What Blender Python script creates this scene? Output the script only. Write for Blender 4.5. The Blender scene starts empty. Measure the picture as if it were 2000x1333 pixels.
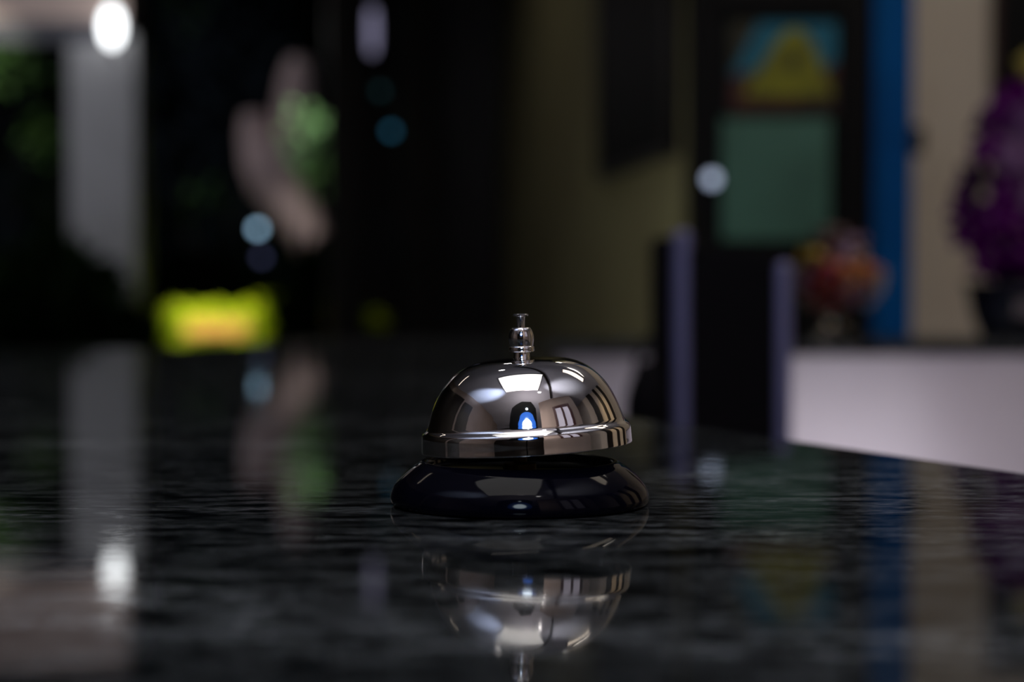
import bpy, bmesh, math, random
from mathutils import Vector, Matrix
random.seed(7)
sc = bpy.context.scene
COL = sc.collection

# ------------------------------------------------------------------ camera
F = 3570.0                       # focal length in pixels of the 2000 wide frame
TABLE = 1.05                     # counter top height
CAM = Vector((0.0, -0.60, TABLE + 0.0716))
PITCH = math.atan((666.5 - 560) / F)
cd = bpy.data.cameras.new('camera')
cam = bpy.data.objects.new('camera', cd); COL.objects.link(cam)
cam.location = CAM
cam.rotation_euler = (math.pi / 2 - PITCH, 0, 0)
cd.sensor_width = 36; cd.lens = 36 * F / 2000
cd.clip_start = 0.02; cd.clip_end = 200
cd.dof.use_dof = True
cd.dof.focus_distance = 0.585
cd.dof.aperture_fstop = 6.0
sc.camera = cam

# ------------------------------------------------------------------ world, exposure
w = bpy.data.worlds.new('world'); sc.world = w; w.use_nodes = True
w.node_tree.nodes['Background'].inputs[0].default_value = (0.10, 0.14, 0.20, 1)
w.node_tree.nodes['Background'].inputs[1].default_value = 0.02
sc.view_settings.view_transform = 'Standard'
sc.view_settings.look = 'None'
sc.view_settings.exposure = 0.0
sc.view_settings.gamma = 1.0
sc.view_settings.use_curve_mapping = False


def area(name, loc, target, size, power, col, sy=None):
    l = bpy.data.lights.new(name, 'AREA'); l.energy = power; l.color = col
    l.shape = 'RECTANGLE'; l.size = size; l.size_y = sy or size
    o = bpy.data.objects.new(name, l); COL.objects.link(o)
    o.location = loc
    o.rotation_euler = (Vector(target) - Vector(loc)).to_track_quat('-Z', 'Y').to_euler()
    return o


def spot(name, loc, target, power, col, angle, blend=0.4, radius=0.05):
    l = bpy.data.lights.new(name, 'SPOT'); l.energy = power; l.color = col
    l.spot_size = math.radians(angle); l.spot_blend = blend; l.shadow_soft_size = radius
    o = bpy.data.objects.new(name, l); COL.objects.link(o)
    o.location = loc
    o.rotation_euler = (Vector(target) - Vector(loc)).to_track_quat('-Z', 'Y').to_euler()
    return o


def at(px, py, d):
    """pixel of the 2000x1333 frame at distance d in front of the camera -> world point"""
    x = (px - 1000) / F; y = -(py - 666.5) / F
    c, s = math.cos(PITCH), math.sin(PITCH)
    v = Vector((x, c + y * s, -s + y * c))
    v = v / v.y * d
    return CAM + v


# lights, mostly added fills without fixtures
CEIL_Z = 2.85
rl = bpy.data.lights.new('room_fill_light', 'POINT'); rl.energy = 24; rl.color = (1.0, 0.86, 0.78); rl.shadow_soft_size = 0.04
ro = bpy.data.objects.new('room_fill_light', rl); COL.objects.link(ro); ro.location = (0.02, -1.18, 1.95)  # unseen fill for walls and ceiling, kept out of the dome's view
spot('ceiling_fill_left', (-0.12, -1.10, 1.55), (-1.35, -0.45, CEIL_Z), 300, (0.72, 0.82, 1.0), 42, 1.0, 0.03)  # added upward spot for the cool patch on the ceiling
spot('ceiling_fill_right', (0.08, -1.10, 1.55), (1.05, -0.10, CEIL_Z), 190, (1.0, 0.95, 0.92), 40, 1.0, 0.03)  # added upward spot that lifts the ceiling on the right
spot('wall_fill_spot', (1.3, 1.35, 2.55), (2.5, 1.5, 1.5), 22, (1.0, 0.72, 0.34), 85, 0.8, 0.05)  # added warm spot without a fixture, gilds the right wall
area('panel_fill_low', (0.44, 1.66, 0.76), (0.44, 1.89, 0.90), 0.14, 0.45, (1.0, 0.93, 1.0))  # unseen fill below the counter edge, brightens the white panel downwards
area('panel_fill_right', (0.95, 1.30, 0.40), (0.9, 1.89, 0.85), 0.3, 1.1, (1.0, 0.93, 1.0))  # second unseen fill for the right part of the white panel
area('ceiling_lamp_reception', (1.0, 1.55, 2.7), (1.0, 2.9, 0.9), 0.5, 4.6, (1.0, 0.91, 0.78))
spot('partition_fill_spot', (-1.05, 2.3, 1.25), (0.27, 3.35, 1.16), 13, (1.0, 0.96, 0.84), 62, 1.0, 0.08)  # fill added out of view to brighten the olive partition
spot('sun_patch_spot', (-1.9, 7.45, 2.7), tuple(at(430, 640, 9.4)), 400, (1.0, 0.97, 0.80), 13)  # added spot stands in for a patch of sun on the shrub
spot('tree_fill_spot', (-0.9, 7.30, 2.6), tuple(at(575, 290, 8.45)), 42, (1.0, 0.98, 0.9), 22)  # added spot brightening the pale leaves and the forked trunk
spot('sapling_fill_spot', (-2.9, 7.5, 2.5), tuple(at(80, 215, 10.2)), 60, (1.0, 1.0, 0.85), 26)  # added spot brightening the saplings at the far left
spot('partition_fill_far', (-0.7, 4.6, 2.7), (0.05, 5.0, 1.1), 4.5, (1.0, 0.88, 0.72), 110, 1.0, 0.1)  # unseen fill added above the view for the partition's far end
spot('tuft_fill_spot', (-0.50, 5.45, 2.75), tuple(at(735, 627, 6.5)), 10, (1, 1, 0.9), 14)  # narrow spot added only to brighten the green tuft
area('garden_fill_area', (-2.6, 6.8, 2.6), (-2.2, 11.0, 1.6), 1.0, 11, (0.90, 0.92, 1.0))  # unseen area fill for column, beam and trunk


# ------------------------------------------------------------------ materials
def mat(name, col, rough=0.5, metal=0.0, spec=0.5, coat=0.0, emit=None, estr=0.0, trans=0.0, ior=1.45):
    m = bpy.data.materials.new(name); m.use_nodes = True
    b = m.node_tree.nodes['Principled BSDF']
    b.inputs['Base Color'].default_value = (*col, 1)
    b.inputs['Roughness'].default_value = rough
    b.inputs['Metallic'].default_value = metal
    b.inputs['Specular IOR Level'].default_value = spec
    b.inputs['Coat Weight'].default_value = coat
    b.inputs['Coat Roughness'].default_value = 0.03
    b.inputs['Transmission Weight'].default_value = trans
    b.inputs['IOR'].default_value = ior
    if emit:
        b.inputs['Emission Color'].default_value = (*emit, 1)
        b.inputs['Emission Strength'].default_value = estr
    return m


def mottle(m, c1, c2, scale, stretch=(1, 1, 1), detail=5, lo=0.35, hi=0.65, bump=0.0, bscale=None):
    """procedural colour variation between c1 and c2, optional bump"""
    nt = m.node_tree; N = nt.nodes; L = nt.links
    b = N['Principled BSDF']
    tc = N.new('ShaderNodeTexCoord'); mp = N.new('ShaderNodeMapping')
    mp.inputs['Scale'].default_value = stretch
    L.new(tc.outputs['Object'], mp.inputs['Vector'])
    n = N.new('ShaderNodeTexNoise'); n.inputs['Scale'].default_value = scale
    n.inputs['Detail'].default_value = detail
    L.new(mp.outputs[0], n.inputs['Vector'])
    r = N.new('ShaderNodeValToRGB')
    r.color_ramp.elements[0].position = lo; r.color_ramp.elements[0].color = (*c1, 1)
    r.color_ramp.elements[1].position = hi; r.color_ramp.elements[1].color = (*c2, 1)
    L.new(n.outputs['Fac'], r.inputs['Fac'])
    L.new(r.outputs['Color'], b.inputs['Base Color'])
    if bump:
        n2 = N.new('ShaderNodeTexNoise'); n2.inputs['Scale'].default_value = bscale or scale * 4
        n2.inputs['Detail'].default_value = 4
        L.new(mp.outputs[0], n2.inputs['Vector'])
        bp = N.new('ShaderNodeBump'); bp.inputs['Strength'].default_value = bump
        bp.inputs['Distance'].default_value = 0.002
        L.new(n2.outputs['Fac'], bp.inputs['Height'])
        L.new(bp.outputs['Normal'], b.inputs['Normal'])
    return m


def granite(name):
    m = bpy.data.materials.new(name); m.use_nodes = True
    nt = m.node_tree; N = nt.nodes; L = nt.links; b = N['Principled BSDF']
    tc = N.new('ShaderNodeTexCoord')
    def noise(scale, detail, rot, st, dist=0.0):
        mp = N.new('ShaderNodeMapping'); mp.inputs['Scale'].default_value = st
        mp.inputs['Rotation'].default_value = (0, 0, math.radians(rot))
        L.new(tc.outputs['Object'], mp.inputs['Vector'])
        n = N.new('ShaderNodeTexNoise'); n.inputs['Scale'].default_value = scale
        n.inputs['Detail'].default_value = detail; n.inputs['Distortion'].default_value = dist
        L.new(mp.outputs[0], n.inputs['Vector'])
        return n
    def ramp(src, stops):
        r = N.new('ShaderNodeValToRGB'); e = r.color_ramp.elements
        while len(e) < len(stops): e.new(0.5)
        for k, (p, c) in enumerate(stops): e[k].position = p; e[k].color = (*c, 1)
        L.new(src.outputs['Fac'], r.inputs['Fac']); return r
    big = noise(7, 6, 8, (0.35, 1.6, 1), 0.6)        # long wavy veins across the slab
    fine = noise(120, 6, 5, (0.35, 1.0, 1), 0.3)
    grain = noise(420, 5, 5, (0.5, 1.0, 1))
    veins = ramp(big, [(0.47, (0, 0, 0)), (0.56, (0.35, 0.35, 0.35)), (0.64, (1, 1, 1))])
    fr = ramp(fine, [(0.40, (0, 0, 0)), (0.62, (1, 1, 1))])
    gr = ramp(grain, [(0.42, (0.25, 0.25, 0.25)), (0.62, (1, 1, 1))])
    mul = N.new('ShaderNodeMath'); mul.operation = 'MULTIPLY'
    L.new(fr.outputs[0], mul.inputs[0]); L.new(gr.outputs[0], mul.inputs[1])
    add = N.new('ShaderNodeMath'); add.operation = 'MULTIPLY_ADD'
    L.new(veins.outputs[0], add.inputs[0]); L.new(mul.outputs[0], add.inputs[1])
    m2 = N.new('ShaderNodeMath'); m2.operation = 'MULTIPLY'; m2.inputs[1].default_value = 0.40
    L.new(mul.outputs[0], m2.inputs[0]); L.new(m2.outputs[0], add.inputs[2])
    cr = N.new('ShaderNodeValToRGB'); e = cr.color_ramp.elements
    e[0].position = 0.0; e[0].color = (0.002, 0.0025, 0.003, 1)
    e[1].position = 1.0; e[1].color = (0.19, 0.205, 0.215, 1)
    L.new(add.outputs[0], cr.inputs['Fac'])
    L.new(cr.outputs['Color'], b.inputs['Base Color'])
    rr = N.new('ShaderNodeMapRange'); rr.inputs['To Min'].default_value = 0.02; rr.inputs['To Max'].default_value = 0.11
    L.new(add.outputs[0], rr.inputs['Value']); L.new(rr.outputs[0], b.inputs['Roughness'])
    bp = N.new('ShaderNodeBump'); bp.inputs['Strength'].default_value = 0.09; bp.inputs['Distance'].default_value = 0.00006
    L.new(mul.outputs[0], bp.inputs['Height']); L.new(bp.outputs['Normal'], b.inputs['Normal'])
    b.inputs['IOR'].default_value = 1.5
    # honed, less reflective patches between the polished ones
    df = N.new('ShaderNodeBsdfDiffuse'); L.new(cr.outputs['Color'], df.inputs['Color'])
    mx = N.new('ShaderNodeMixShader'); mr = N.new('ShaderNodeMapRange')
    mr.inputs['From Min'].default_value = 0.0; mr.inputs['From Max'].default_value = 1.0
    mr.inputs['To Min'].default_value = 0.27; mr.inputs['To Max'].default_value = 0.05
    L.new(add.outputs[0], mr.inputs['Value']); L.new(mr.outputs[0], mx.inputs[0])
    L.new(b.outputs[0], mx.inputs[1]); L.new(df.outputs[0], mx.inputs[2])
    L.new(mx.outputs[0], N['Material Output'].inputs['Surface'])
    return m


M = {}
M['granite'] = granite('polished_dark_granite')
M['chrome'] = mat('chrome', (0.86, 0.84, 0.84), 0.035, 1.0)
M['steel'] = mat('brushed_steel', (0.62, 0.62, 0.72), 0.22, 1.0)
M['post_steel'] = mat('satin_steel', (0.26, 0.26, 0.50), 0.5, 0.5)
M['brass'] = mat('dull_brass', (0.10, 0.06, 0.02), 0.5, 1.0)
M['black_enamel'] = mat('black_enamel', (0.002, 0.002, 0.006), 0.07, 0, 0.17, 0.0)
M['dome_inside'] = mat('dark_metal', (0.02, 0.02, 0.02), 0.5, 0.6)
M['black'] = mat('matt_black', (0.004, 0.004, 0.005), 0.5, 0, 0.15)
M['black_leather'] = mat('black_leather', (0.004, 0.003, 0.005), 0.6, 0, 0.15)
M['panel_white'] = mottle(mat('white_panel', (0.6, 0.56, 0.62), 0.6), (0.50, 0.45, 0.50), (0.66, 0.62, 0.68), 3.5, (1, 1, 0.6), 3)
M['olive_wall'] = mottle(mat('olive_plaster', (0.3, 0.3, 0.15), 0.8), (0.27, 0.25, 0.14), (0.32, 0.31, 0.17), 2.0)
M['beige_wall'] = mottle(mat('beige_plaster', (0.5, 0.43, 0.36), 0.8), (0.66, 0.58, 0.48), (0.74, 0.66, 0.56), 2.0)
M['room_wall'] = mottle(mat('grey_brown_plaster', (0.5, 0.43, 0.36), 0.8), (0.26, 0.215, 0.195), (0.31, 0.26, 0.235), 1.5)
M['ceiling'] = mottle(mat('white_ceiling', (0.7, 0.7, 0.7), 0.9), (0.58, 0.62, 0.76), (0.66, 0.70, 0.84), 1.0)
M['floor'] = mottle(mat('floor_stone', (0.05, 0.04, 0.035), 0.5), (0.03, 0.025, 0.02), (0.07, 0.055, 0.05), 6)
M['ground'] = mottle(mat('dark_earth', (0.012, 0.016, 0.01), 0.9), (0.006, 0.008, 0.005), (0.015, 0.02, 0.01), 3)
M['dark_wood'] = mottle(mat('dark_wood', (0.012, 0.010, 0.010), 0.35), (0.006, 0.005, 0.005), (0.022, 0.018, 0.016), 6, (6, 6, 0.6))
M['red_wood'] = mottle(mat('red_wood', (0.05, 0.012, 0.012), 0.35), (0.035, 0.009, 0.010), (0.07, 0.02, 0.018), 6, (6, 6, 0.6))
M['blue_paint'] = mottle(mat('blue_paint', (0.0, 0.10, 0.40), 0.6, 0, 0.12), (0.0, 0.085, 0.33), (0.0, 0.11, 0.40), 5)
M['column'] = mottle(mat('white_painted_column', (0.5, 0.5, 0.52), 0.7), (0.46, 0.45, 0.46), (0.55, 0.54, 0.56), 3)
M['beam'] = mottle(mat('beam_plaster', (0.5, 0.36, 0.32), 0.8), (0.80, 0.60, 0.53), (0.86, 0.66, 0.58), 3)
M['grey_trim'] = mat('grey_trim', (0.10, 0.10, 0.12), 0.6)
M['bark'] = mottle(mat('pale_bark', (0.36, 0.27, 0.27), 0.9), (0.52, 0.38, 0.37), (0.72, 0.54, 0.52), 9, (1, 1, 0.4), 5, bump=0.5)
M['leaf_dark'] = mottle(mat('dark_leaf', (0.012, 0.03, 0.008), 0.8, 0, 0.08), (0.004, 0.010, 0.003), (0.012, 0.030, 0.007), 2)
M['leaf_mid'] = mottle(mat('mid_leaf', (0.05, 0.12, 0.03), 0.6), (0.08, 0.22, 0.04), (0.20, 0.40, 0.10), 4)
M['leaf_lit'] = mottle(mat('sunlit_leaf', (0.15, 0.30, 0.10), 0.6), (0.20, 0.50, 0.18), (0.45, 0.75, 0.30), 12)  # sunlight on the leaves is put into this lighter green
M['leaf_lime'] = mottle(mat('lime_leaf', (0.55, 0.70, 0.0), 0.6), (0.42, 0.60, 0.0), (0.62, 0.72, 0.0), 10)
M['petal_orange'] = mat('orange_petal', (0.85, 0.42, 0.10), 0.6)
M['stem'] = mat('green_stem', (0.04, 0.08, 0.02), 0.5)


# ------------------------------------------------------------------ object helpers
def tag(o, label, cat, group=None, kind=None):
    o['label'] = label; o['category'] = cat
    if group: o['group'] = group
    if kind: o['kind'] = kind
    return o


def finish(bm, name, m, parent=None, smooth=True, bevel=0.0):
    bmesh.ops.recalc_face_normals(bm, faces=bm.faces)
    me = bpy.data.meshes.new(name); bm.to_mesh(me); bm.free()
    o = bpy.data.objects.new(name, me); COL.objects.link(o)
    for k in (m if isinstance(m, (list, tuple)) else [m]): me.materials.append(k)
    if smooth:
        me.shade_smooth()
        try: me.set_sharp_from_angle(angle=math.radians(40))
        except Exception: pass
    if parent: o.parent = parent
    if bevel:
        b = o.modifiers.new('bevel', 'BEVEL'); b.width = bevel; b.segments = 3; b.limit_method = 'ANGLE'
    return o


def empty(name, loc, rz=0.0):
    o = bpy.data.objects.new(name, None); COL.objects.link(o)
    o.location = loc; o.rotation_euler = (0, 0, rz); o.empty_display_size = 0.05
    return o


def box(bm, x0, x1, y0, y1, z0, z1):
    r = bmesh.ops.create_cube(bm, size=1.0)
    for v in r['verts']:
        v.co = Vector((x0 + (v.co.x + .5) * (x1 - x0), y0 + (v.co.y + .5) * (y1 - y0), z0 + (v.co.z + .5) * (z1 - z0)))
    return r['verts']


def boxo(name, m, dims, parent=None, bevel=0.0):
    bm = bmesh.new(); box(bm, *dims)
    return finish(bm, name, m, parent, smooth=False, bevel=bevel)


def lathe(bm, prof, seg=96, close_ends=True):
    rings = []
    for r, z in prof:
        if r < 1e-7: rings.append([bm.verts.new((0, 0, z))])
        else: rings.append([bm.verts.new((r * math.cos(2 * math.pi * k / seg), r * math.sin(2 * math.pi * k / seg), z)) for k in range(seg)])
    for a, b in zip(rings[:-1], rings[1:]):
        for k in range(seg):
            k2 = (k + 1) % seg
            if len(a) == 1 and len(b) == 1: continue
            if len(a) == 1: bm.faces.new((a[0], b[k], b[k2]))
            elif len(b) == 1: bm.faces.new((a[k], b[0], a[k2]))
            else: bm.faces.new((a[k], b[k], b[k2], a[k2]))
    return rings


def spline(pts, n=8):
    """Catmull-Rom through (r, z) points"""
    out = []
    P = [pts[0]] + list(pts) + [pts[-1]]
    for i in range(1, len(P) - 2):
        p0, p1, p2, p3 = P[i - 1], P[i], P[i + 1], P[i + 2]
        for k in range(n):
            t = k / n
            out.append(tuple(0.5 * (2 * p1[j] + (p2[j] - p0[j]) * t + (2 * p0[j] - 5 * p1[j] + 4 * p2[j] - p3[j]) * t * t
                                    + (-p0[j] + 3 * p1[j] - 3 * p2[j] + p3[j]) * t ** 3) for j in range(2)))
    out.append(tuple(pts[-1]))
    return [(max(0.0, r), z) for r, z in out]


def tube(bm, pts, radii, seg=10, caps=True):
    pts = [Vector(p) for p in pts]
    if not isinstance(radii, (list, tuple)): radii = [radii] * len(pts)
    rings = []
    for i, p in enumerate(pts):
        d = (pts[min(i + 1, len(pts) - 1)] - pts[max(i - 1, 0)]).normalized()
        a = d.orthogonal().normalized() if i == 0 else (a - d * a.dot(d)).normalized()
        b = d.cross(a)
        rings.append([bm.verts.new(p + (a * math.cos(2 * math.pi * k / seg) + b * math.sin(2 * math.pi * k / seg)) * radii[i]) for k in range(seg)])
    for r0, r1 in zip(rings[:-1], rings[1:]):
        for k in range(seg): bm.faces.new((r0[k], r0[(k + 1) % seg], r1[(k + 1) % seg], r1[k]))
    if caps:
        bm.faces.new(rings[0]); bm.faces.new(rings[-1][::-1])


def leaf(bm, p, d, n, ln, wd):
    """one pointed folded leaf"""
    s = d.cross(n).normalized(); n = s.cross(d).normalized()
    v = [bm.verts.new(p), bm.verts.new(p + d * ln * .45 + s * wd * .5 + n * wd * .15), bm.verts.new(p + d * ln - n * ln * .12),
         bm.verts.new(p + d * ln * .45 - s * wd * .5 + n * wd * .15), bm.verts.new(p + d * ln * .5)]
    bm.faces.new((v[0], v[1], v[4])); bm.faces.new((v[1], v[2], v[4]))
    bm.faces.new((v[0], v[4], v[3])); bm.faces.new((v[4], v[2], v[3]))


def rdir(rnd):
    while True:
        v = Vector((rnd.uniform(-1, 1), rnd.uniform(-1, 1), rnd.uniform(-1, 1)))
        if 0.05 < v.length < 1: return v.normalized()


def struct(o):
    o['kind'] = 'structure'; return o


# ------------------------------------------------------------------ the setting
struct(boxo('floor', M['floor'], (-3.2, 3.2, -3.2, 7.2, -0.1, 0.0)))
struct(boxo('trim_1', M['ground'], (-16, 10, 7.2, 26, -0.12, -0.02)))
CEIL = 2.85
struct(boxo('ceiling', M['ceiling'], (-3.2, 3.2, -3.2, 7.2, CEIL, CEIL + 0.1)))
struct(boxo('wall_rear', M['dark_wood'], (-2.2, 2.5, -3.2, -3.1, 0, CEIL)))
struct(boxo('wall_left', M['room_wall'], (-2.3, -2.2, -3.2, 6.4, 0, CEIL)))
struct(boxo('wall_right', M['beige_wall'], (2.5, 2.6, -3.2, 3.15, 0, CEIL)))
# what the bell mirrors: dark door in the left wall
struct(boxo('door_6', M['dark_wood'], (-2.2, -2.17, -0.47, 0.22, 0, 2.42)))
struct(boxo('trim_5', M['dark_wood'], (-2.2, -2.17, 0.34, 6.3, 0, 2.5)))
# angled wall piece with a red framed window
wa, wb = Vector((0.52, -1.62, 0)), Vector((1.62, -0.52, 0))
wd_ = (wb - wa).normalized()
wr = empty('wall_corner', wa, math.atan2(wd_.y, wd_.x)); struct(wr)
L_ = (wb - wa).length
w0, w1, h0, h1 = 0.55, 1.25, 1.30, 2.38
bm = bmesh.new()
box(bm, 0, w0, -.08, 0, 0, CEIL); box(bm, w1, L_, -.08, 0, 0, CEIL); box(bm, w0, w1, -.08, 0, 0, h0); box(bm, w0, w1, -.08, 0, h1, CEIL)
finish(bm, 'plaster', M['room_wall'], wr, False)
wn = empty('window_1', wa, math.atan2(wd_.y, wd_.x)); struct(wn)
bm = bmesh.new()
for a, b in ((w0, w0 + .09), ((w0 + w1) / 2 - .04, (w0 + w1) / 2 + .04), (w1 - .09, w1)): box(bm, a, b, -.06, .02, h0, h1)
for a, b in ((w0 + .09, (w0 + w1) / 2 - .04), ((w0 + w1) / 2 + .04, w1 - .09)):
    box(bm, a, b, -.06, .02, h0, h0 + .07); box(bm, a, b, -.06, .02, h1 - .07, h1)
finish(bm, 'window_frame', M['red_wood'], wn, False, .003)
bm = bmesh.new(); box(bm, w0 + .05, w1 - .05, -.03, -.025, h0 + .04, h1 - .04)
M['pane'] = mat('evening_window_pane', (0.1, 0.1, 0.1), 0.1, emit=(0.36, 0.33, 0.40), estr=1.0)
finish(bm, 'window_pane', M['pane'], wn, False)
# dark timber posts on the right wall
for k, (ya, yb2) in enumerate(((0.30, 0.72), (1.20, 1.50), (2.05, 2.50))):
    struct(boxo('trim_%d' % (k + 2), M['dark_wood'], (2.42, 2.50, ya, yb2, 0, CEIL)))
cbm = empty('trim_6', (0.36, 0.33, CEIL - .06), math.atan2(-2.63, 1.09)); struct(cbm)
boxo('ceiling_beam', M['dark_wood'], (-1.45, 1.55, -.03, .03, 0, .06), cbm)

# olive partition running away from the viewer
pa, pb = at(1338, 560, 3.62), at(978, 560, 7.0)
def slab(name, m, a, b, th, z0, z1, side=1):
    a = Vector((a.x, a.y, 0)); b = Vector((b.x, b.y, 0)); d = (b - a).normalized()
    n = Vector((d.y, -d.x, 0)) * side * th
    bm = bmesh.new()
    vs = [bm.verts.new(Vector((p.x, p.y, z))) for z in (z0, z1) for p in (a, b, b + n, a + n)]
    for f in ((0, 1, 2, 3), (4, 5, 6, 7), (0, 1, 5, 4), (1, 2, 6, 5), (2, 3, 7, 6), (3, 0, 4, 7)):
        bm.faces.new([vs[k] for k in f])
    return finish(bm, name, m, None, False)
struct(slab('wall_partition', M['olive_wall'], pa, pb, 0.10, 0, CEIL, 1))
# right back wall
yb = 3.75 - 0.6
x0 = at(1338, 560, 3.62).x
struct(boxo('wall_back', M['beige_wall'], (x0 + 0.10, 2.6, yb, yb + 0.1, 0, CEIL)))
# dark folded doors in the opening towards the garden
yd = 7.0 - 0.6
def px_x(px, d): return (px - 1000) / F * d
dl = [(640, 700), (704, 780), (784, 870), (874, 978)]
for i, (a, b) in enumerate(dl):
    r = empty('door_%d' % (i + 1), (px_x((a + b) / 2, 7.0), yd, 0), (0.25, -0.2, 0.22, -0.12)[i]); struct(r)
    wd = px_x(b, 7) - px_x(a, 7)
    bm = bmesh.new()
    box(bm, -wd / 2, -wd / 2 + .03, -.02, .02, 0, 2.6); box(bm, wd / 2 - .03, wd / 2, -.02, .02, 0, 2.6)
    for z in (0, 1.2, 2.5): box(bm, -wd / 2 + .03, wd / 2 - .03, -.02, .02, z, z + 0.1)
    finish(bm, 'frame', M['dark_wood'], r, False, 0.002)
    bm = bmesh.new(); box(bm, -wd / 2 + .03, wd / 2 - .03, -.008, .008, 0.1, 1.2); box(bm, -wd / 2 + .03, wd / 2 - .03, -.008, .008, 1.3, 2.5)
    finish(bm, 'panel', M['dark_wood'], r, False)
struct(boxo('wall_header', M['dark_wood'], (-2.2, 0.0, yd - .05, yd + .1, 2.6, CEIL)))

# ------------------------------------------------------------------ ceiling lamps mirrored in the bell
M['lamp_cool'] = mat('ceiling_panel_glow', (1, 1, 1), 0.4, emit=(1.0, 0.98, 0.94), estr=1.5)
M['lamp_warm'] = mat('warm_panel_glow', (1, 1, 1), 0.4, emit=(1.0, 0.86, 0.70), estr=2.2)
M['lamp_spot'] = mat('downlight_glow', (1, 1, 1), 0.4, emit=(1.0, 0.97, 0.94), estr=22)
def ceiling_panel(label, x0, x1, y0, y1, m, rz=0.0):
    e = empty('ceiling_light', ((x0 + x1) / 2, (y0 + y1) / 2, CEIL), rz); tag(e, label, 'ceiling light')
    a, b = (x1 - x0) / 2, (y1 - y0) / 2
    bm = bmesh.new()
    box(bm, -a, a, -b, -b + .02, -.04, 0); box(bm, -a, a, b - .02, b, -.04, 0); box(bm, -a, -a + .02, -b + .02, b - .02, -.04, 0); box(bm, a - .02, a, -b + .02, b - .02, -.04, 0)
    finish(bm, 'frame', M['steel'], e, False)
    boxo('diffuser', m, (-a + .02, a - .02, -b + .02, b - .02, -.03, -.01), e)
ceiling_panel('large square glowing ceiling panel right above the bell', -0.70, 0.36, -0.74, 0.32, M['lamp_cool'])
ceiling_panel('long warm ceiling panel to the right of the bell', 0.72, 1.55, 0.92, 1.30, M['lamp_warm'], math.radians(12))
ceiling_panel('narrow white tube light on the ceiling over the left end of the counter', -2.05, -1.35, 2.05, 2.17, M['lamp_warm'], math.radians(-12))
for x, y, wl in ((-.46, 1.22, 'left of the warm panel'), (.43, -.87, 'just behind the square panel'), (-.26, 3.29, 'far off towards the garden, leftmost'), (.45, 3.0, 'far off towards the olive wall')):
    e = empty('downlight', (x, y, CEIL)); tag(e, 'small round ceiling downlight ' + wl, 'ceiling light', 'round ceiling downlights')
    bm = bmesh.new(); lathe(bm, [(.052, 0), (.066, 0), (.066, -.010), (.056, -.014), (.052, -.008)], 32); finish(bm, 'rim', M['steel'], e)
    bm = bmesh.new(); lathe(bm, [(0, -.004), (.052, -.004), (.052, -.001), (0, -.001)], 32); finish(bm, 'lens', M['lamp_spot'], e)
# photo light; its made-up black hood reads as a dark figure in the dome
pl_ = empty('photo_light', (0.0, -0.86, 0)); tag(pl_, 'photo light with made-up black hood and blue rimmed white lens on a stand', 'lamp')
bm = bmesh.new(); tube(bm, [(0, -.05, .02), (0, -.05, 1.5)], .012, 12)
for k in range(3):
    a = k * 2.094 + .5; tube(bm, [(0, -.05, .35), (.28 * math.cos(a), -.05 + .28 * math.sin(a), .012)], .008, 8)
finish(bm, 'stand', M['black'], pl_)
bm = bmesh.new()
fr = [(-.36, 1.30), (.19, 1.30), (.20, 1.86), (.10, 2.06), (-.12, 2.08), (-.34, 1.88)]
f_ = [bm.verts.new((x, -.02, z)) for x, z in fr]; b_ = [bm.verts.new((x * .5, -.16, 1.65 + (z - 1.65) * .5)) for x, z in fr]
bm.faces.new(f_); bm.faces.new(b_[::-1])
for k in range(len(fr)): bm.faces.new((f_[k], f_[(k + 1) % len(fr)], b_[(k + 1) % len(fr)], b_[k]))
finish(bm, 'silhouette', M['black'], pl_, False)
M['lens_white'] = mat('flash_core', (1, 1, 1), 0.3, emit=(0.75, 0.90, 1.0), estr=14)
M['lens_blue'] = mat('flash_blue_rim', (0.2, 0.4, 1), 0.3, emit=(0.0, 0.10, 0.55), estr=1.2)
def disc(r0, r1, y, n=28): 
    bm = bmesh.new(); i_ = [bm.verts.new((r0 * math.cos(6.2832 * k / n), y, 1.52 + r0 * 1.3 * math.sin(6.2832 * k / n))) for k in range(n)]
    o_ = [bm.verts.new((r1 * math.cos(6.2832 * k / n), y, 1.52 + r1 * 1.3 * math.sin(6.2832 * k / n))) for k in range(n)]
    for k in range(n): bm.faces.new((i_[k], i_[(k + 1) % n], o_[(k + 1) % n], o_[k]))
    return bm
finish(disc(.002, .090, -.010), 'lens', M['lens_white'], pl_)
finish(disc(.090, .17, -.012), 'lens_rim', M['lens_blue'], pl_)
bm = bmesh.new(); lathe(bm, [(0, 0), (.022, 0), (.022, .01), (0, .01)], 20)
for v in bm.verts: v.co = Vector((v.co.x, -.010 - v.co.z, v.co.y + 1.83))
finish(bm, 'small_lens', M['lens_white'], pl_)

# ------------------------------------------------------------------ counter
ct = empty('reception_counter', (0, 1.0, 0))
tag(ct, 'U shaped reception counter with polished black grey veined granite top and white panels', 'counter')
def cxy(px, py):
    d = 0.0716 * F / (py - 560); return ((px - 1000) / F * d, d - 0.6)
A, B = cxy(2000, 925), cxy(1530, 858)
s = (B[0] - A[0]) / (B[1] - A[1])
near = (A[0] + s * (-0.55 - A[1]), -0.55)
C = (A[0] + s * (0.44 - A[1]), 0.44)
outline = [near, C, (0.045, 1.86), (1.7, 1.92), (1.7, 2.20), (-0.20, 2.06), (-0.42, 1.50), (-1.9, 1.46), (-1.9, -0.55)]
def prism(bm, pts, z0, z1):
    lo = [bm.verts.new((x, y, z0)) for x, y in pts]; hi = [bm.verts.new((x, y, z1)) for x, y in pts]
    bm.faces.new(lo); bm.faces.new(hi[::-1])
    for k in range(len(pts)):
        k2 = (k + 1) % len(pts); bm.faces.new((lo[k], lo[k2], hi[k2], hi[k]))
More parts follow.
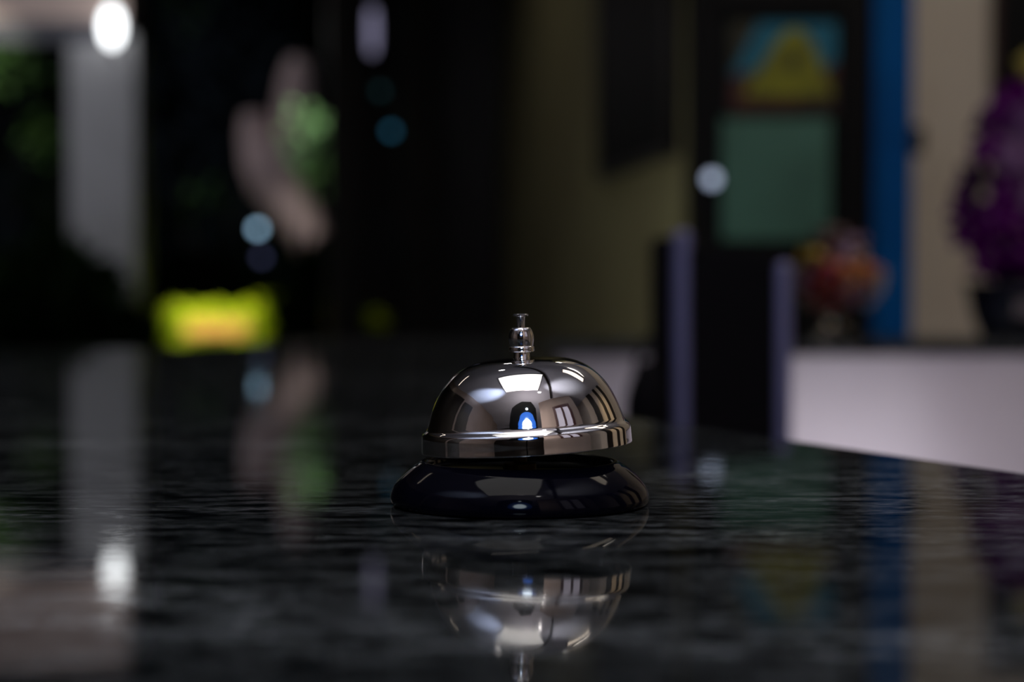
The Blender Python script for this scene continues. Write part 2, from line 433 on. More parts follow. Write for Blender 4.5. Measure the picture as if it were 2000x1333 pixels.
bm = bmesh.new(); prism(bm, [(x, y - 1.0) for x, y in outline], TABLE - 0.022, TABLE)
top = finish(bm, 'granite_top', M['granite'], ct, False, 0.002)
top['label'] = 'polished dark granite slab with grey veins'
bm = bmesh.new(); box(bm, 0.06, 1.66, 0.89, 0.93, 0, TABLE - 0.022)
finish(bm, 'white_panel', M['panel_white'], ct, False)
bm = bmesh.new(); prism(bm, [(near[0] - .06, near[1] + .03 - 1.0), (C[0] - .05, C[1] - .01 - 1.0), (0.0, .88), (-.04, .88), (C[0] - .09, C[1] - .01 - 1.0), (near[0] - .10, near[1] + .03 - 1.0)], 0, TABLE - 0.022)
finish(bm, 'side_panel', M['dark_wood'], ct, False)
bm = bmesh.new(); box(bm, -1.88, -1.84, -1.53, 0.40, 0, TABLE - 0.022)
finish(bm, 'end_panel', M['dark_wood'], ct, False)

# ------------------------------------------------------------------ the bell
mm = 0.001
bell = empty('call_bell', (at(1015, 986, 0.6).x, 0.0, TABLE))
tag(bell, 'chrome domed service call bell on a glossy black round base, standing on granite', 'bell')
bm = bmesh.new()
base_prof = [(0, 0.3), (40.6, 0.3), (41.8, 0.6), (42.4, 1.6), (42.5, 3.0), (41.9, 5.0), (41.0, 6.8), (39.4, 8.8), (37.4, 10.7), (35.2, 12.5), (33.6, 13.5), (32.5, 14.2), (31.6, 14.4), (30.9, 14.2), (30.4, 13.5), (30.0, 12.0), (29.2, 11.4), (0, 11.4)]
bp_ = [base_prof[0]] + spline(base_prof[1:17], 5) + [base_prof[17]]
lathe(bm, [(r * mm, z * mm) for r, z in bp_], 128)
finish(bm, 'base', M['black_enamel'], bell)
# rubber foot ring under the base
bm = bmesh.new(); lathe(bm, [(0, 0), (38 * mm, 0), (38 * mm, .5 * mm), (0, .5 * mm)], 64)
finish(bm, 'foot_pad', M['black'], bell)
# post in the base
bm = bmesh.new()
lathe(bm, [(0, 11.5 * mm), (5.5 * mm, 11.5 * mm), (5.5 * mm, 13.5 * mm), (2.4 * mm, 14 * mm), (2.4 * mm, 46 * mm), (0, 46 * mm)], 32)
finish(bm, 'post', M['brass'], bell)
# dome, hanging from the top of the post, leaning a little
APZ = (986 - 699.5) / 5.95 * mm
lean = math.radians(-3.4)
dome_out = [(0, 0), (5, 0.0), (9, 0.2), (14, 0.75), (18, 1.9), (21.3, 3.6), (24.2, 6.0), (26.7, 8.8), (28.6, 11.8), (30.1, 15.0), (31.2, 18.0), (31.9, 20.2), (32.2, 21.1), (32.7, 21.9), (33.4, 22.5), (34.0, 23.2), (34.35, 24.2), (34.45, 25.6), (34.5, 27.4), (34.6, 29.1), (34.5, 29.4)]
op = spline(dome_out, 6)
inn = [(34.1, 29.5), (33.8, 29.2), (33.6, 27.4), (33.5, 24.8), (32.6, 23.6), (31.4, 22.0), (30.3, 17.7), (27.8, 11.8), (23.4, 6.4), (17.5, 2.6), (9, 1.0), (3, 0.8)]
bm = bmesh.new()
lathe(bm, [(r * mm, -z * mm) for r, z in op + inn], 160)
dome = finish(bm, 'dome', M['chrome'], bell)
dome.location = (4 * mm / 5.95, 0, APZ); dome.rotation_euler = (0, lean, 0)
dome['label'] = 'mirror polished chrome dome with a rolled rim band'
bm = bmesh.new()
cp = [(0, -0.6), (2.6, -0.6), (2.9, -0.2), (2.65, 0.4), (2.6, 1.9), (3.9, 2.0), (4.15, 2.3), (4.15, 3.5), (3.95, 3.75), (3.75, 3.9), (3.9, 4.6), (4.1, 5.8), (4.15, 6.8), (4.0, 7.8), (3.6, 9.0), (3.2, 9.7), (2.9, 10.0), (2.4, 10.05), (1.35, 10.0), (0, 10.0)]
lathe(bm, [(r * mm, z * mm) for r, z in cp], 48)
collar = finish(bm, 'collar', M['chrome'], bell)
collar.location = (4 * mm / 5.95, 0, APZ); collar.rotation_euler = (0, math.radians(-1.6), 0)
bm = bmesh.new()
pp = [(0, 0), (1.3, 0), (1.3, 3.4), (1.45, 3.7), (2.35, 3.85), (2.5, 4.1), (2.5, 4.35), (2.2, 4.6), (0, 4.75)]
lathe(bm, [(r * mm, z * mm) for r, z in pp], 40)
pl = finish(bm, 'button', M['chrome'], bell)
pl.location = (4 * mm / 5.95 - .29 * mm, 0, APZ + 9.9 * mm); pl.rotation_euler = (0, math.radians(-1.6), 0)

# ------------------------------------------------------------------ stand in the gap behind the counter edge
d = 1.85
gx = lambda px: px_x(px, d)
zz = lambda py, dd=d: at(1000, py, dd).z
st = empty('sign_stand', (gx(1425), d - 0.6, 0))
tag(st, 'black upright board stand with two slim chrome posts, behind the counter edge', 'stand')
ox, oy = gx(1425), d - 0.6
bm = bmesh.new(); lathe(bm, [(0, 0), (0.16, 0), (0.16, .012), (0.15, .018), (0, .02)], 48)
finish(bm, 'base_plate', M['black'], st)
for pxx, pt, pbm in ((1331, 452, 1336), (1527, 512, 1536)):
    bm = bmesh.new()
    zt = zz(pt)
    tube(bm, [(gx(pbm) - ox, 0, 0.015), (gx(pxx) - ox, 0, zt - .004), (gx(pxx) - ox, 0, zt)], [.0095, .0095, .006], 20)
    finish(bm, 'post', M['post_steel'], st)
bm = bmesh.new()
pts = [(gx(1342) - ox, zz(900)), (gx(1342) - ox, zz(490)), (gx(1352) - ox, zz(484)), (gx(1505) - ox, zz(498)), (gx(1520) - ox, zz(505)), (gx(1524) - ox, zz(900))]
def board(bm, pts, y0, y1):
    a = [bm.verts.new((x, y0, z)) for x, z in pts]; b = [bm.verts.new((x, y1, z)) for x, z in pts]
    bm.faces.new(a); bm.faces.new(b[::-1])
    for k in range(len(pts)): bm.faces.new((a[k], a[(k + 1) % len(pts)], b[(k + 1) % len(pts)], b[k]))
board(bm, pts, -.006, .006)
finish(bm, 'board', M['black_leather'], st, False, 0.001)
bm = bmesh.new()
pts = [(gx(1274) - ox, zz(860)), (gx(1274) - ox, zz(474)), (gx(1284) - ox, zz(464)), (gx(1318) - ox, zz(464)), (gx(1326) - ox, zz(470)), (gx(1326) - ox, zz(860))]
board(bm, pts, 0.0, .03)
finish(bm, 'side_board', M['black_leather'], st, False, 0.001)
# bag hanging at the foot of the boards
bg = empty('handbag', (gx(1262), d - 0.62, zz(870)))
tag(bg, 'small black rounded bag hanging low beside the black board stand', 'bag')
bm = bmesh.new(); bmesh.ops.create_uvsphere(bm, u_segments=24, v_segments=16, radius=1)
for v in bm.verts: v.co = Vector((v.co.x * .020 * (1.15 - .25 * v.co.z), v.co.y * .012, v.co.z * .042 + .045))
finish(bm, 'body', M['black_leather'], bg)
bm = bmesh.new(); tube(bm, [(-.012, 0, .075), (-.006, 0, .105), (.006, 0, .112), (.014, 0, .105), (.016, 0, .07)], .0025, 8)
finish(bm, 'handle', M['black_leather'], bg)

# ------------------------------------------------------------------ candy bowl
bd = 2.62
bc = at(1632, 560, bd)
bowl = empty('glass_bowl', (bc.x, bc.y, TABLE))
tag(bowl, 'round footed clear glass bowl holding wrapped sweets on the far counter', 'bowl')
M['glass'] = mat('clear_glass', (1, 1, 1), 0.01, 0, 0.5, 0, None, 0, 1.0, 1.45)
R_ = 0.070
op_ = [(0, .004), (.030, .0), (.033, .003), (.022, .008), (.012, .014), (.012, .022), (.030, .030), (.052, .044), (.066, .064), (.071, .084), (.072, .096), (.0705, .0965), (.069, .084), (.064, .066), (.050, .047), (.028, .034), (0, .031)]
bm = bmesh.new(); lathe(bm, op_, 56)
gb = finish(bm, 'bowl_body', M['glass'], bowl)
cand = [((0.55, 0.03, 0.02), 'red'), ((0.75, 0.22, 0.03), 'orange'), ((0.60, 0.42, 0.03), 'yellow'), ((0.08, 0.015, 0.015), 'dark brown'), ((0.40, 0.25, 0.42), 'lilac'), ((0.45, 0.03, 0.10), 'crimson')]
cm = [mat('foil_' + n.replace(' ', '_'), tuple(v * .75 for v in c), 0.10, 0.25, 0.6, 1.0) for c, n in cand]
def sweet_mesh(k, m):
    bm = bmesh.new(); bmesh.ops.create_icosphere(bm, subdivisions=2, radius=.0105)
    for v in bm.verts: v.co.x *= 1.25
    for sgn in (-1, 1):
        ring = []
        c = bm.verts.new((sgn * .012, 0, 0))
        for j in range(10):
            a = 2 * math.pi * j / 10; rr = .0085 if j % 2 else .006
            ring.append(bm.verts.new((sgn * .022, rr * math.cos(a), rr * math.sin(a))))
        for j in range(10): bm.faces.new((c, ring[j], ring[(j + 1) % 10]))
    o = finish(bm, 'wrapped_sweet', m); me = o.data; bpy.data.objects.remove(o); return me
sm = [sweet_mesh(k, m) for k, m in enumerate(cm)]
rs = random.Random(5); seen = {}
layers = [(.045, 3, .018), (.062, 6, .036), (.062, 1, 0), (.080, 8, .048), (.080, 4, .020), (.098, 8, .046), (.098, 4, .020), (.116, 6, .036), (.116, 2, .012), (.134, 4, .022), (.148, 2, .010)]
words = ['at the bottom of', 'low in', 'in the middle of', 'near the rim of', 'heaped above', 'on top of']
for zc, n, rr in layers:
    for j in range(n):
        a = 2 * math.pi * (j + .5 * rs.random()) / n + zc * 40
        x, y = rr * math.cos(a), rr * math.sin(a)
        if x < -0.02 and zc > .09: k = 3 if rs.random() < .6 else 2
        elif x > .02: k = rs.choice([1, 1, 2, 0])
        else: k = rs.choice([0, 5, 4, 1, 5])
        if zc < .075: k = rs.choice([0, 5, 1, 0])
        if zc > .12: k = 3 if x < 0.01 else 4
        o = bpy.data.objects.new('wrapped_sweet', sm[k]); COL.objects.link(o)
        o.location = (bc.x + x, bc.y + y, TABLE + zc); o.rotation_euler = (rs.uniform(-.6, .6), rs.uniform(-.6, .6), rs.uniform(0, 6.28))
        wi = 0 if zc < .05 else 1 if zc < .07 else 2 if zc < .09 else 3 if zc < .105 else 4 if zc < .13 else 5
        sd = 'left side' if x < -.012 else 'right side' if x > .012 else 'centre'
        fb = 'front' if y < 0 else 'back'
        lb = '%s foil wrapped sweet %s the glass bowl, %s %s' % (cand[k][1], words[wi], fb, sd)
        n_ = seen.get(lb, 0); seen[lb] = n_ + 1
        if n_: lb = lb.replace(' foil wrapped', '') + (', nearer the rim', ', turned away', ', beneath its twin')[n_ - 1]
        tag(o, lb, 'sweet', 'wrapped sweets in the glass bowl')

# ------------------------------------------------------------------ orchid
od = 2.66
oc = at(1975, 560, od)
pot = empty('potted_orchid', (oc.x, oc.y, TABLE))
tag(pot, 'purple orchid in a dark blue glazed pot at the right end of the far counter', 'plant')
M['pot'] = mat('dark_blue_glaze', (0.010, 0.012, 0.030), 0.12, 0, 0.5, 0.8)
bm = bmesh.new(); lathe(bm, [(0, .0), (.042, 0), (.046, .004), (.056, .03), (.062, .06), (.064, .068), (.068, .070), (.068, .078), (.061, .078), (.058, .066), (0, .064)], 48)
finish(bm, 'pot', M['pot'], pot)
M['petal_violet'] = mottle(mat('violet_petal', (0.1, 0.0, 0.14), 0.9, 0, .0), (0.035, 0.0, 0.05), (0.09, 0.001, 0.115), 30)
M['petal_pale'] = mottle(mat('pale_lilac_petal', (0.35, 0.18, 0.42), 0.5), (0.10, 0.03, 0.13), (0.17, 0.08, 0.20), 30)
M['petal_yellow'] = mat('yellow_petal', (0.22, 0.18, 0.015), 0.5)
def flower_mesh(m, r=0.030):
    bm = bmesh.new()
    for k in range(5):
        a = 2 * math.pi * k / 5 + .3
        wide = 1.0 if k in (1, 4) else .72
        d_ = Vector((math.cos(a), 0, math.sin(a))); s_ = Vector((-d_.z, 0, d_.x))
        rows = []
        for i in range(6):
            t = i / 5; wdt = r * .52 * wide * math.sin(math.pi * min(.97, .12 + t * .86)) ** .8
            c = d_ * (r * t) + Vector((0, -.006 * math.sin(t * 2.6) + .004 * t, 0))
            rows.append([bm.verts.new(c - s_ * wdt + Vector((0, .003, 0))), bm.verts.new(c), bm.verts.new(c + s_ * wdt + Vector((0, .003, 0)))])
        for u, v in zip(rows[:-1], rows[1:]):
            bm.faces.new((u[0], u[1], v[1], v[0])); bm.faces.new((u[1], u[2], v[2], v[1]))
    o = finish(bm, 'flower', m); me = o.data; bpy.data.objects.remove(o); return me
def lip_mesh():
    bm = bmesh.new(); bmesh.ops.create_icosphere(bm, subdivisions=2, radius=.006)
    for v in bm.verts: v.co = Vector((v.co.x * .8, v.co.y * 1.2 - .006, v.co.z * 1.3 - .003))
    o = finish(bm, 'flower_lip', M['petal_yellow']); me = o.data; bpy.data.objects.remove(o); return me
lpv = lip_mesh(); lpv.materials[0] = M['petal_pale']
fmv, fmp, lpm = flower_mesh(M['petal_violet']), flower_mesh(M['petal_pale']), lip_mesh()
M['pale_lip'] = M['petal_yellow']
def ol(px, py, dy=0): 
    p = at(px, py, od); return Vector((p.x - oc.x, dy, p.z - TABLE))
bm = bmesh.new(); tube(bm, [(0, 0, .06), ol(1950, 440), ol(1905, 400), ol(1900, 300), ol(1960, 190), ol(2020, 150)], [.004, .0035, .003, .003, .0025, .002], 8)
finish(bm, 'flower_stem', M['stem'], pot)
bm = bmesh.new(); tube(bm, [(0.01, 0, .06), ol(2000, 440, .02), ol(2010, 330, .02), ol(2040, 180, .02)], [.004, .0035, .003, .002], 8)
finish(bm, 'flower_stem', M['stem'], pot)
fr_ = random.Random(11)
fl = [(1960, 200), (2010, 170), (1935, 245), (1990, 240), (2040, 230), (1915, 290), (1960, 300), (2010, 310), (2060, 300), (1905, 350), (1950, 360), (2000, 380), (2050, 380), (1890, 405), (1930, 420), (1975, 430), (2025, 440), (1890, 455), (1935, 475), (1985, 490), (2035, 500), (1915, 510), (1965, 530), (2015, 545)]
for i, (x, y) in enumerate(fl):
    pale = (x, y) in ((1990, 240), (2010, 310), (1960, 300), (2000, 380))
    o = bpy.data.objects.new('flower', fmp if pale else fmv); COL.objects.link(o); o.parent = pot
    o.location = ol(x, y, fr_.uniform(-.03, .02)); o.rotation_euler = (fr_.uniform(-.5, .3), fr_.uniform(-.6, .6), fr_.uniform(-.8, .8))
    if pale: o['label'] = 'pale lilac orchid flower'
    l = bpy.data.objects.new('flower_lip', lpv); COL.objects.link(l); l.parent = o
fy_ = flower_mesh(M['petal_yellow'], .022); o = bpy.data.objects.new('flower', fy_); COL.objects.link(o); o.parent = pot
o.location = ol(2008, 128, -.01); o['label'] = 'small yellow flower'
bm = bmesh.new(); box(bm, -.012, .014, -.0665, -.063, .030, .052); o = finish(bm, 'pot_highlight', M['steel'], pot, False); o['label'] = 'small silvery patch in place of a highlight on the pot'  # steel patch stands in for the highlight on the glaze
bm = bmesh.new()
for k in range(6):
    a = k * 1.05 + .3; dd_ = Vector((math.cos(a), math.sin(a), .55)).normalized()
    leaf(bm, Vector((0, 0, .065)), dd_, Vector((0, 0, 1)), .09, .035)
finish(bm, 'leaves', M['leaf_dark'], pot)

# ------------------------------------------------------------------ cabinet with posters, blue post, dark panel
cdp = 3.45
cb = empty('display_cabinet', (px_x(1525, cdp), cdp - 0.6, 0))
tag(cb, 'tall black cabinet with a coloured header sign above a pale green sheet', 'cabinet')
ox = px_x(1525, cdp)
cx = lambda px, dd=cdp: px_x(px, dd) - ox
zc_ = lambda py, dd=cdp: at(1000, py, dd).z
bm = bmesh.new(); box(bm, cx(1356), cx(1698), 0, .24, 0, 2.1); finish(bm, 'body', M['black'], cb, False, .004)
bm = bmesh.new(); fy = -.014
for a in ((1360, 1392), (1640, 1692)): box(bm, cx(a[0]), cx(a[1]), fy, 0, .9, 2.0)
box(bm, cx(1392), cx(1640), fy, 0, zc_(22), zc_(-20)); box(bm, cx(1392), cx(1640), fy, 0, zc_(520), zc_(478))
finish(bm, 'door_frame', M['black'], cb, False, .002)
M['sheet_green'] = mottle(mat('green_sheet', (0.10, 0.26, 0.19), 0.5), (0.05, 0.14, 0.105), (0.07, 0.19, 0.145), 6)
M['sign_teal'] = mat('sign_teal', (0.0, 0.15, 0.25), 0.5)
M['sign_yellow'] = mottle(mat('sign_yellow', (0.62, 0.60, 0.03), 0.5), (0.17, 0.17, 0.004), (0.27, 0.28, 0.006), 20)
M['sign_red'] = mottle(mat('sign_red', (0.10, 0.015, 0.008), 0.5), (0.02, 0.003, 0.002), (0.07, 0.01, 0.005), 10)
M['sign_dark'] = mat('sign_dark', (0.02, 0.018, 0.002), 0.5)
bm = bmesh.new(); box(bm, cx(1408), cx(1618), -.006, 0, zc_(468), zc_(232)); o = finish(bm, 'sheet', M['sheet_green'], cb, False)
o['label'] = 'plain pale green sheet'
sg = boxo('header_sign', M['sign_teal'], (cx(1424), cx(1630), -.008, 0, zc_(222), zc_(45)), cb); sg['label'] = 'teal sign with a yellow arched shape and a dark red foot'
def flat(name, m, pts, y, th=.002, par=None):
    bm = bmesh.new(); board(bm, [(cx(a), zc_(b)) for a, b in pts], y - th, y); return finish(bm, name, m, par or sg, False)
flat('dark_corner', M['sign_dark'], [(1424, 45), (1478, 45), (1424, 150)], -.008)
flat('red_band', M['sign_red'], [(1424, 222), (1424, 150), (1470, 140), (1600, 140), (1630, 120), (1630, 222)], -.009)
ar = [(1448, 190), (1462, 160), (1490, 120), (1515, 80), (1532, 62), (1548, 57), (1566, 64), (1586, 92), (1604, 140), (1618, 172), (1622, 190)]
flat('yellow_arch', M['sign_yellow'], ar, -.012)
flat('dark_spot', M['sign_dark'], [(1545 + 12 * math.cos(t), 118 + 18 * math.sin(t)) for t in [2 * math.pi * k / 12 for k in range(12)]], -.015)
# round knob at the cabinet's left; emission stands in for its highlight
kn = empty('knob_highlight', (px_x(1390, 3.38), 3.38 - .6, at(1000, 350, 3.38).z))
tag(kn, 'small round knob glowing in place of a bluish white highlight at the left edge of the black cabinet', 'lamp')
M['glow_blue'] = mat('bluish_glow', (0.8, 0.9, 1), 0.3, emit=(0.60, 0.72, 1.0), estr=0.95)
bm = bmesh.new(); bmesh.ops.create_uvsphere(bm, u_segments=24, v_segments=12, radius=.012); finish(bm, 'highlight_ball', M['glow_blue'], kn)
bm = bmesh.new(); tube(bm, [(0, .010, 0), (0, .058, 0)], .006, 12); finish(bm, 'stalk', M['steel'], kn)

# blue post (frame of a doorway)
bpd = 3.55
bm = bmesh.new(); box(bm, px_x(1704, bpd), px_x(1752, bpd), bpd - .6, bpd - .52, 0, 2.6)
vs = box(bm, px_x(1752, bpd), px_x(1786, bpd), bpd - .575, bpd - .52, 0, 2.6)
o = finish(bm, 'door_5', M['blue_paint'], None, False, .002); struct(o)
bm = bmesh.new(); box(bm, px_x(1780, bpd), px_x(1806, bpd), bpd - .585, bpd - .55, at(0, 300, bpd).z, at(0, 245, bpd).z)
hb = finish(bm, 'hinge', M['dark_wood'], o, False, .002)
# dark picture on the beige wall at far right
pf = empty('framed_picture', (px_x(2040, 3.7), yb, 0)); tag(pf, 'black picture in a thin dark red frame on the beige wall behind the orchid', 'picture')
xa, xb = px_x(1936, 3.72) - px_x(2040, 3.7), px_x(2130, 3.72) - px_x(2040, 3.7)
boxo('canvas', M['black'], (xa + .012, xb - .012, -.018, -.001, at(0, 440, 3.72).z, at(0, -60, 3.72).z), pf)
bm = bmesh.new(); z0, z1 = at(0, 450, 3.72).z, at(0, -72, 3.72).z
box(bm, xa, xa + .012, -.026, -.001, z0, z1); box(bm, xb - .012, xb, -.026, -.001, z0, z1)
box(bm, xa + .012, xb - .012, -.026, -.001, z0, z0 + .012); box(bm, xa + .012, xb - .012, -.026, -.001, z1 - .012, z1)
finish(bm, 'frame', M['red_wood'], pf, False)
# dark noticeboard on the olive partition
t0, t1 = at(1316, 560, 3.70), at(1186, 560, 4.40)
dirp = (pb - pa); dirp.z = 0; dirp.normalize()
def on_part(dd):   # distance d -> point on the partition's face
    k = (dd - 3.62) / (7.0 - 3.62); return pa.lerp(pb, k)
q0, q1 = on_part(3.66), on_part(4.55)
nrm = Vector((-dirp.y, dirp.x, 0))
ln = (q1 - q0).length; mid = (q0 + q1) / 2
bb = empty('wall_board', (mid.x, mid.y, 0), math.atan2(dirp.y, dirp.x)); tag(bb, 'large black rectangular board hanging on the olive wall', 'board')
zb0, zb1 = 1.122 + .262, 2.0
boxo('panel', M['black'], (-ln / 2 + .02, ln / 2 - .02, .0, .020, zb0 + .02, zb1 - .02), bb)
bm = bmesh.new()
box(bm, -ln / 2, -ln / 2 + .02, 0, .028, zb0, zb1); box(bm, ln / 2 - .02, ln / 2, 0, .028, zb0, zb1)
box(bm, -ln / 2 + .02, ln / 2 - .02, 0, .028, zb0, zb0 + .02); box(bm, -ln / 2 + .02, ln / 2 - .02, 0, .028, zb1 - .02, zb1)
finish(bm, 'frame', M['dark_wood'], bb, False)

# ------------------------------------------------------------------ garden
# porch column with beam and a lamp
gd = 9.6
cl = empty('porch_column', (px_x(216, gd), gd - .6, 0)); tag(cl, 'square white painted porch column standing in the dark garden at the left', 'column')
hw = px_x(1065, gd)
bm = bmesh.new(); box(bm, -hw, hw, -hw, hw, 0, 2.42); finish(bm, 'shaft', M['column'], cl, False, .01)
bm = bmesh.new(); box(bm, -hw - .03, hw + .03, -hw - .03, hw + .03, 0, .12); finish(bm, 'foot', M['column'], cl, False, .01)
bm = bmesh.new()
xw = px_x(200, gd)
bmo = empty('porch_beam', (px_x(60, gd), gd - .6, 2.42)); tag(bmo, 'horizontal pinkish beige plaster beam above the white porch column', 'beam')
z50 = at(0, 50, gd).z
bmo.location.z = z50 - .11
cl_h = z50 - .11
for v in cl.children[0].data.vertices:
    if v.co.z > 1: v.co.z = cl_h
bx0, bx1 = px_x(-700, gd) - bmo.location.x, px_x(262, gd) - bmo.location.x
boxo('fascia', M['beam'], (bx0, bx1, -.20, .20, .11, .58), bmo)
boxo('soffit_trim', M['grey_trim'], (bx0, bx1, -.18, .18, 0, .11), bmo)
lm = empty('porch_lamp', (px_x(222, gd - .35), gd - .6 - .35, at(0, 52, gd - .35).z)); tag(lm, 'bright white oval porch lamp fixed high on the white column', 'lamp')
M['glow_white'] = mat('white_glow', (1, 1, 1), 0.3, emit=(0.95, 0.98, 1.0), estr=4.5)
bm = bmesh.new(); bmesh.ops.create_uvsphere(bm, u_segments=24, v_segments=16, radius=1)
for v in bm.verts: v.co = Vector((v.co.x * .045, v.co.y * .045, v.co.z * .095))
finish(bm, 'globe', M['glow_white'], lm)
bm = bmesh.new(); tube(bm, [(0, 0, -.085), (0, .03, -.12), (0, .10, -.13), (0, .35 - hw, -.13)], .012, 10); finish(bm, 'bracket', M['black'], lm)

# forked pale tree
td = 9.0
tb_ = at(610, 470, td)
tr = empty('forked_tree', (tb_.x + .04, td - .6, 0)); tag(tr, 'pale pinkish tree trunk forking into two blunt limbs in the garden', 'tree')
def tl(px, py, dy=0.0):
    p = at(px, py, td); return (p.x - tr.location.x, dy, p.z)
bm = bmesh.new()
tube(bm, [(0.08, 0, 0), tl(640, 560), tl(606, 468), tl(580, 410), tl(553, 350), tl(545, 300), tl(545, 270)], [.12, .09, .085, .13, .17, .17, .12], 20)
finish(bm, 'trunk', M['bark'], tr)
bm = bmesh.new(); tube(bm, [tl(530, 370), tl(508, 310), tl(500, 260), tl(498, 222)], [.10, .095, .08, .06], 16); finish(bm, 'limb', M['bark'], tr)
bm = bmesh.new(); tube(bm, [tl(560, 350), tl(578, 270), tl(583, 200), tl(584, 150), tl(586, 115)], [.10, .12, .11, .09, .06], 16); finish(bm, 'limb', M['bark'], tr)

def bush(name, label, cx_, cy_, rx, ry, z0, z1, n, m, seed, ls=(.07, .14), cat='bush', group=None, stem=True, bulge=None):
    rnd = random.Random(seed)
    r = empty(name, (cx_, cy_, 0)); tag(r, label, cat, group)
    bm = bmesh.new()
    for k in range(n):
        u = rdir(rnd); q = rnd.uniform(.45, 1) ** .5
        p = Vector((u.x * rx * q, u.y * ry * q, (z0 + z1) / 2 + u.z * (z1 - z0) / 2 * q))
        dd = (u + rdir(rnd) * .9).normalized()
        leaf(bm, p, dd, rdir(rnd), rnd.uniform(*ls), rnd.uniform(*ls) * .5)
    finish(bm, 'foliage', m, r, False)
    bm = bmesh.new()
    for k in range(5):
        a = k * 1.26
        tube(bm, [(.03 * math.cos(a), .03 * math.sin(a), -.02), (rx * .35 * math.cos(a), ry * .35 * math.sin(a), (z0 + z1) / 2), (rx * .6 * math.cos(a), ry * .6 * math.sin(a), z0 + (z1 - z0) * .8)], [.03, .02, .008], 7)
    finish(bm, 'stems', M['dark_wood'], r)
    return r

# low hedge that hides the column's foot and the trunk
def gx_(px, d): return px_x(px, d)
specs = [('tall dark evergreen at the far left of the garden', -60, 12.0, .9, .5, .3, 3.2, 2400, 'leaf_dark'),
         ('dark rounded bush in front of the porch column foot', 90, 8.2, .44, .35, .05, 1.27, 2400, 'leaf_dark'),
         ('dark bush behind the bright lime shrub', 370, 10.8, .62, .35, .05, 1.26, 2400, 'leaf_dark'),
         ('dark bush just right of the bright lime shrub, before the forked trunk', 650, 8.0, .20, .2, .05, 1.28, 1600, 'leaf_dark'),
         ('tall dark tree crown filling the garden behind the forked trunk', 430, 14.0, 1.2, .6, .6, 4.2, 3200, 'leaf_dark'),
         ('tall dark leafy tree behind the folded doors', 820, 16.2, 1.2, .6, .4, 4.4, 2600, 'leaf_dark')]
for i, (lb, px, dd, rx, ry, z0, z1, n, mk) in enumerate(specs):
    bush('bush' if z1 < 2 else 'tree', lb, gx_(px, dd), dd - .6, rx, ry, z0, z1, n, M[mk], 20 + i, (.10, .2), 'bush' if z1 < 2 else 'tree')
# slender saplings; lighter leaf colours stand in for sunlit foliage
def spray(label, px, py, dd, r, n, mk, seed, ls=(.03, .06), squash=1.0):
    p = at(px, py, dd); rnd = random.Random(seed)
    e = empty('sapling', (p.x, p.y, 0)); tag(e, label, 'sapling')
    bm = bmesh.new()
    for k in range(n):
        u = rdir(rnd); q = rnd.random() ** .5
        leaf(bm, Vector((u.x * r * q, u.y * r * q, p.z + u.z * r * q * squash)), (u + rdir(rnd)).normalized(), (rdir(rnd) * .6 + Vector((0, -1, .3))).normalized(), rnd.uniform(*ls), rnd.uniform(*ls) * .6)
    finish(bm, 'leaves', M[mk], e, False)
    bm = bmesh.new(); tube(bm, [(.02, .05, -.02), (-.01, .03, p.z * .5), (0, .01, p.z), (-r * .1, .0, p.z + r * .8 * squash)], [.009, .007, .005, .002], 6); finish(bm, 'stem', M['dark_wood'], e)
    return e
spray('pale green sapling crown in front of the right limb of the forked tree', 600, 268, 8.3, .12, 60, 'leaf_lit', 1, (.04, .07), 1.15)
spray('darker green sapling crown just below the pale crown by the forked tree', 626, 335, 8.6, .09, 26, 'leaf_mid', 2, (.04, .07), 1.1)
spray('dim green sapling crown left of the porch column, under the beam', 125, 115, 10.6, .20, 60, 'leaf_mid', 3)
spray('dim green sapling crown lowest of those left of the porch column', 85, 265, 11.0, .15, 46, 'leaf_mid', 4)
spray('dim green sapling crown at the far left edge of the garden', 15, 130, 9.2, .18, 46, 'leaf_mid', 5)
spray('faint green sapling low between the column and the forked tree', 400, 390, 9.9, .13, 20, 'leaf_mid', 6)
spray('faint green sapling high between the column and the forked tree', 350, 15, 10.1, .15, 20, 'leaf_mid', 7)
spray('slender plant with a small bright green tuft in front of the folded doors', 735, 627, 6.5, .03, 26, 'leaf_lime', 8, (.02, .035))

# lime hedge with orange flowers, brightened by an added spot
hd = 9.4
hp = at(430, 640, hd)
hx0, hx1 = px_x(322, hd), px_x(540, hd)
hz0, hz1 = at(0, 690, hd).z, at(0, 608, hd).z
hg = empty('lime_shrub', ((hx0 + hx1) / 2, hd - .6, 0)); tag(hg, 'low clipped bright lime green shrub with orange flowers, lit strongly in the garden', 'shrub')
rnd = random.Random(9); bm = bmesh.new(); hwid = (hx1 - hx0) / 2
for k in range(1800):
    x = rnd.uniform(-hwid, hwid); z = rnd.uniform(hz0 - .15, hz1 + (.05 if x > hwid * .6 else 0) + rnd.uniform(0, .02)); y = rnd.uniform(-.14, .14)
    leaf(bm, Vector((x, y, z)), (rdir(rnd) + Vector((0, -.4, .6))).normalized(), (rdir(rnd) * .6 + Vector((0, -1, .8))).normalized(), rnd.uniform(.03, .06), rnd.uniform(.02, .035))
finish(bm, 'foliage', M['leaf_lime'], hg, False)
bm = bmesh.new()
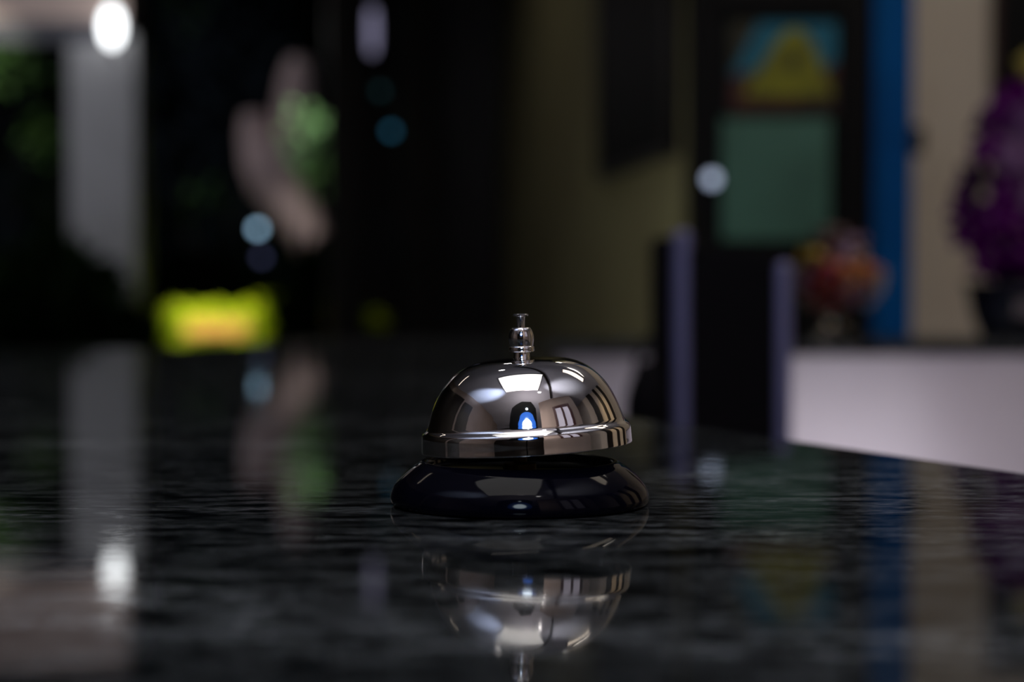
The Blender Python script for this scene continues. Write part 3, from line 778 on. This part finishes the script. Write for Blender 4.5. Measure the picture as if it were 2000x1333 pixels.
for k in range(120):
    x = rnd.uniform(-hwid * .5, hwid * .55); z = rnd.uniform(at(0, 650, hd).z, at(0, 628, hd).z)
    for j in range(5):
        a = j * 1.257; leaf(bm, Vector((x, -.16, z)), Vector((math.cos(a), -.2, math.sin(a))).normalized(), Vector((0, -1, 0)), .022, .018)
o = finish(bm, 'blossoms', M['petal_orange'], hg, False); o['kind'] = 'stuff'
bm = bmesh.new()
for k in range(7):
    x = -hwid * .8 + k * hwid * 1.6 / 6; tube(bm, [(x, 0, -.02), (x + .02, .02, .5), (x, 0, hz0)], [.015, .012, .008], 7)
finish(bm, 'stems', M['dark_wood'], hg)

# made-up glowing bodies for sky gaps and glints, hung from the ceiling
def glint(label, px, py, dd, r, col, strg, zs=1.0, top=CEIL):
    p = at(px, py, dd); e = empty('hanging_glint', (p.x, p.y, p.z)); tag(e, label, 'glint', 'small hanging glint bodies')
    m = mat('glint_glow', (0.2, 0.2, 0.25), 0.3, emit=col, estr=strg)
    bm = bmesh.new(); lathe(bm, [(0, -r * zs), (r * .7, -r * zs * .9), (r, -r * zs * .4), (r, r * zs * .4), (r * .7, r * zs * .9), (0, r * zs)], 20)
    finish(bm, 'glass_body', m, e)
    bm = bmesh.new(); lathe(bm, [(0, r * zs * 1.25), (r * .5, r * zs * 1.1), (r * .8, r * zs * .92), (0, r * zs * .9)], 16); finish(bm, 'cap', M['black'], e)
    bm = bmesh.new(); tube(bm, [(0, 0, r * zs), (0, 0, top - p.z)], .0012, 6); finish(bm, 'cord', M['black'], e)
    return e
glint('light blue glowing lantern hanging at the left of the forked trunk base', 503, 447, 6.15, .013, (0.42, 0.70, 0.95), 2.6)
glint('dim violet lantern just under the light blue one', 511, 503, 6.20, .012, (0.20, 0.22, 0.48), .5)
glint('tall greyish violet lantern high up by the left folded door', 727, 60, 6.0, .013, (0.42, 0.40, 0.62), .60, 6.0)
glint('small teal blue lantern in front of the folded doors, brighter of two', 764, 256, 6.0, .012, (0.03, 0.20, 0.34), .9)
glint('faint dark teal lantern, above the teal blue one by the doors', 743, 178, 6.05, .012, (0.01, 0.07, 0.08), .6)
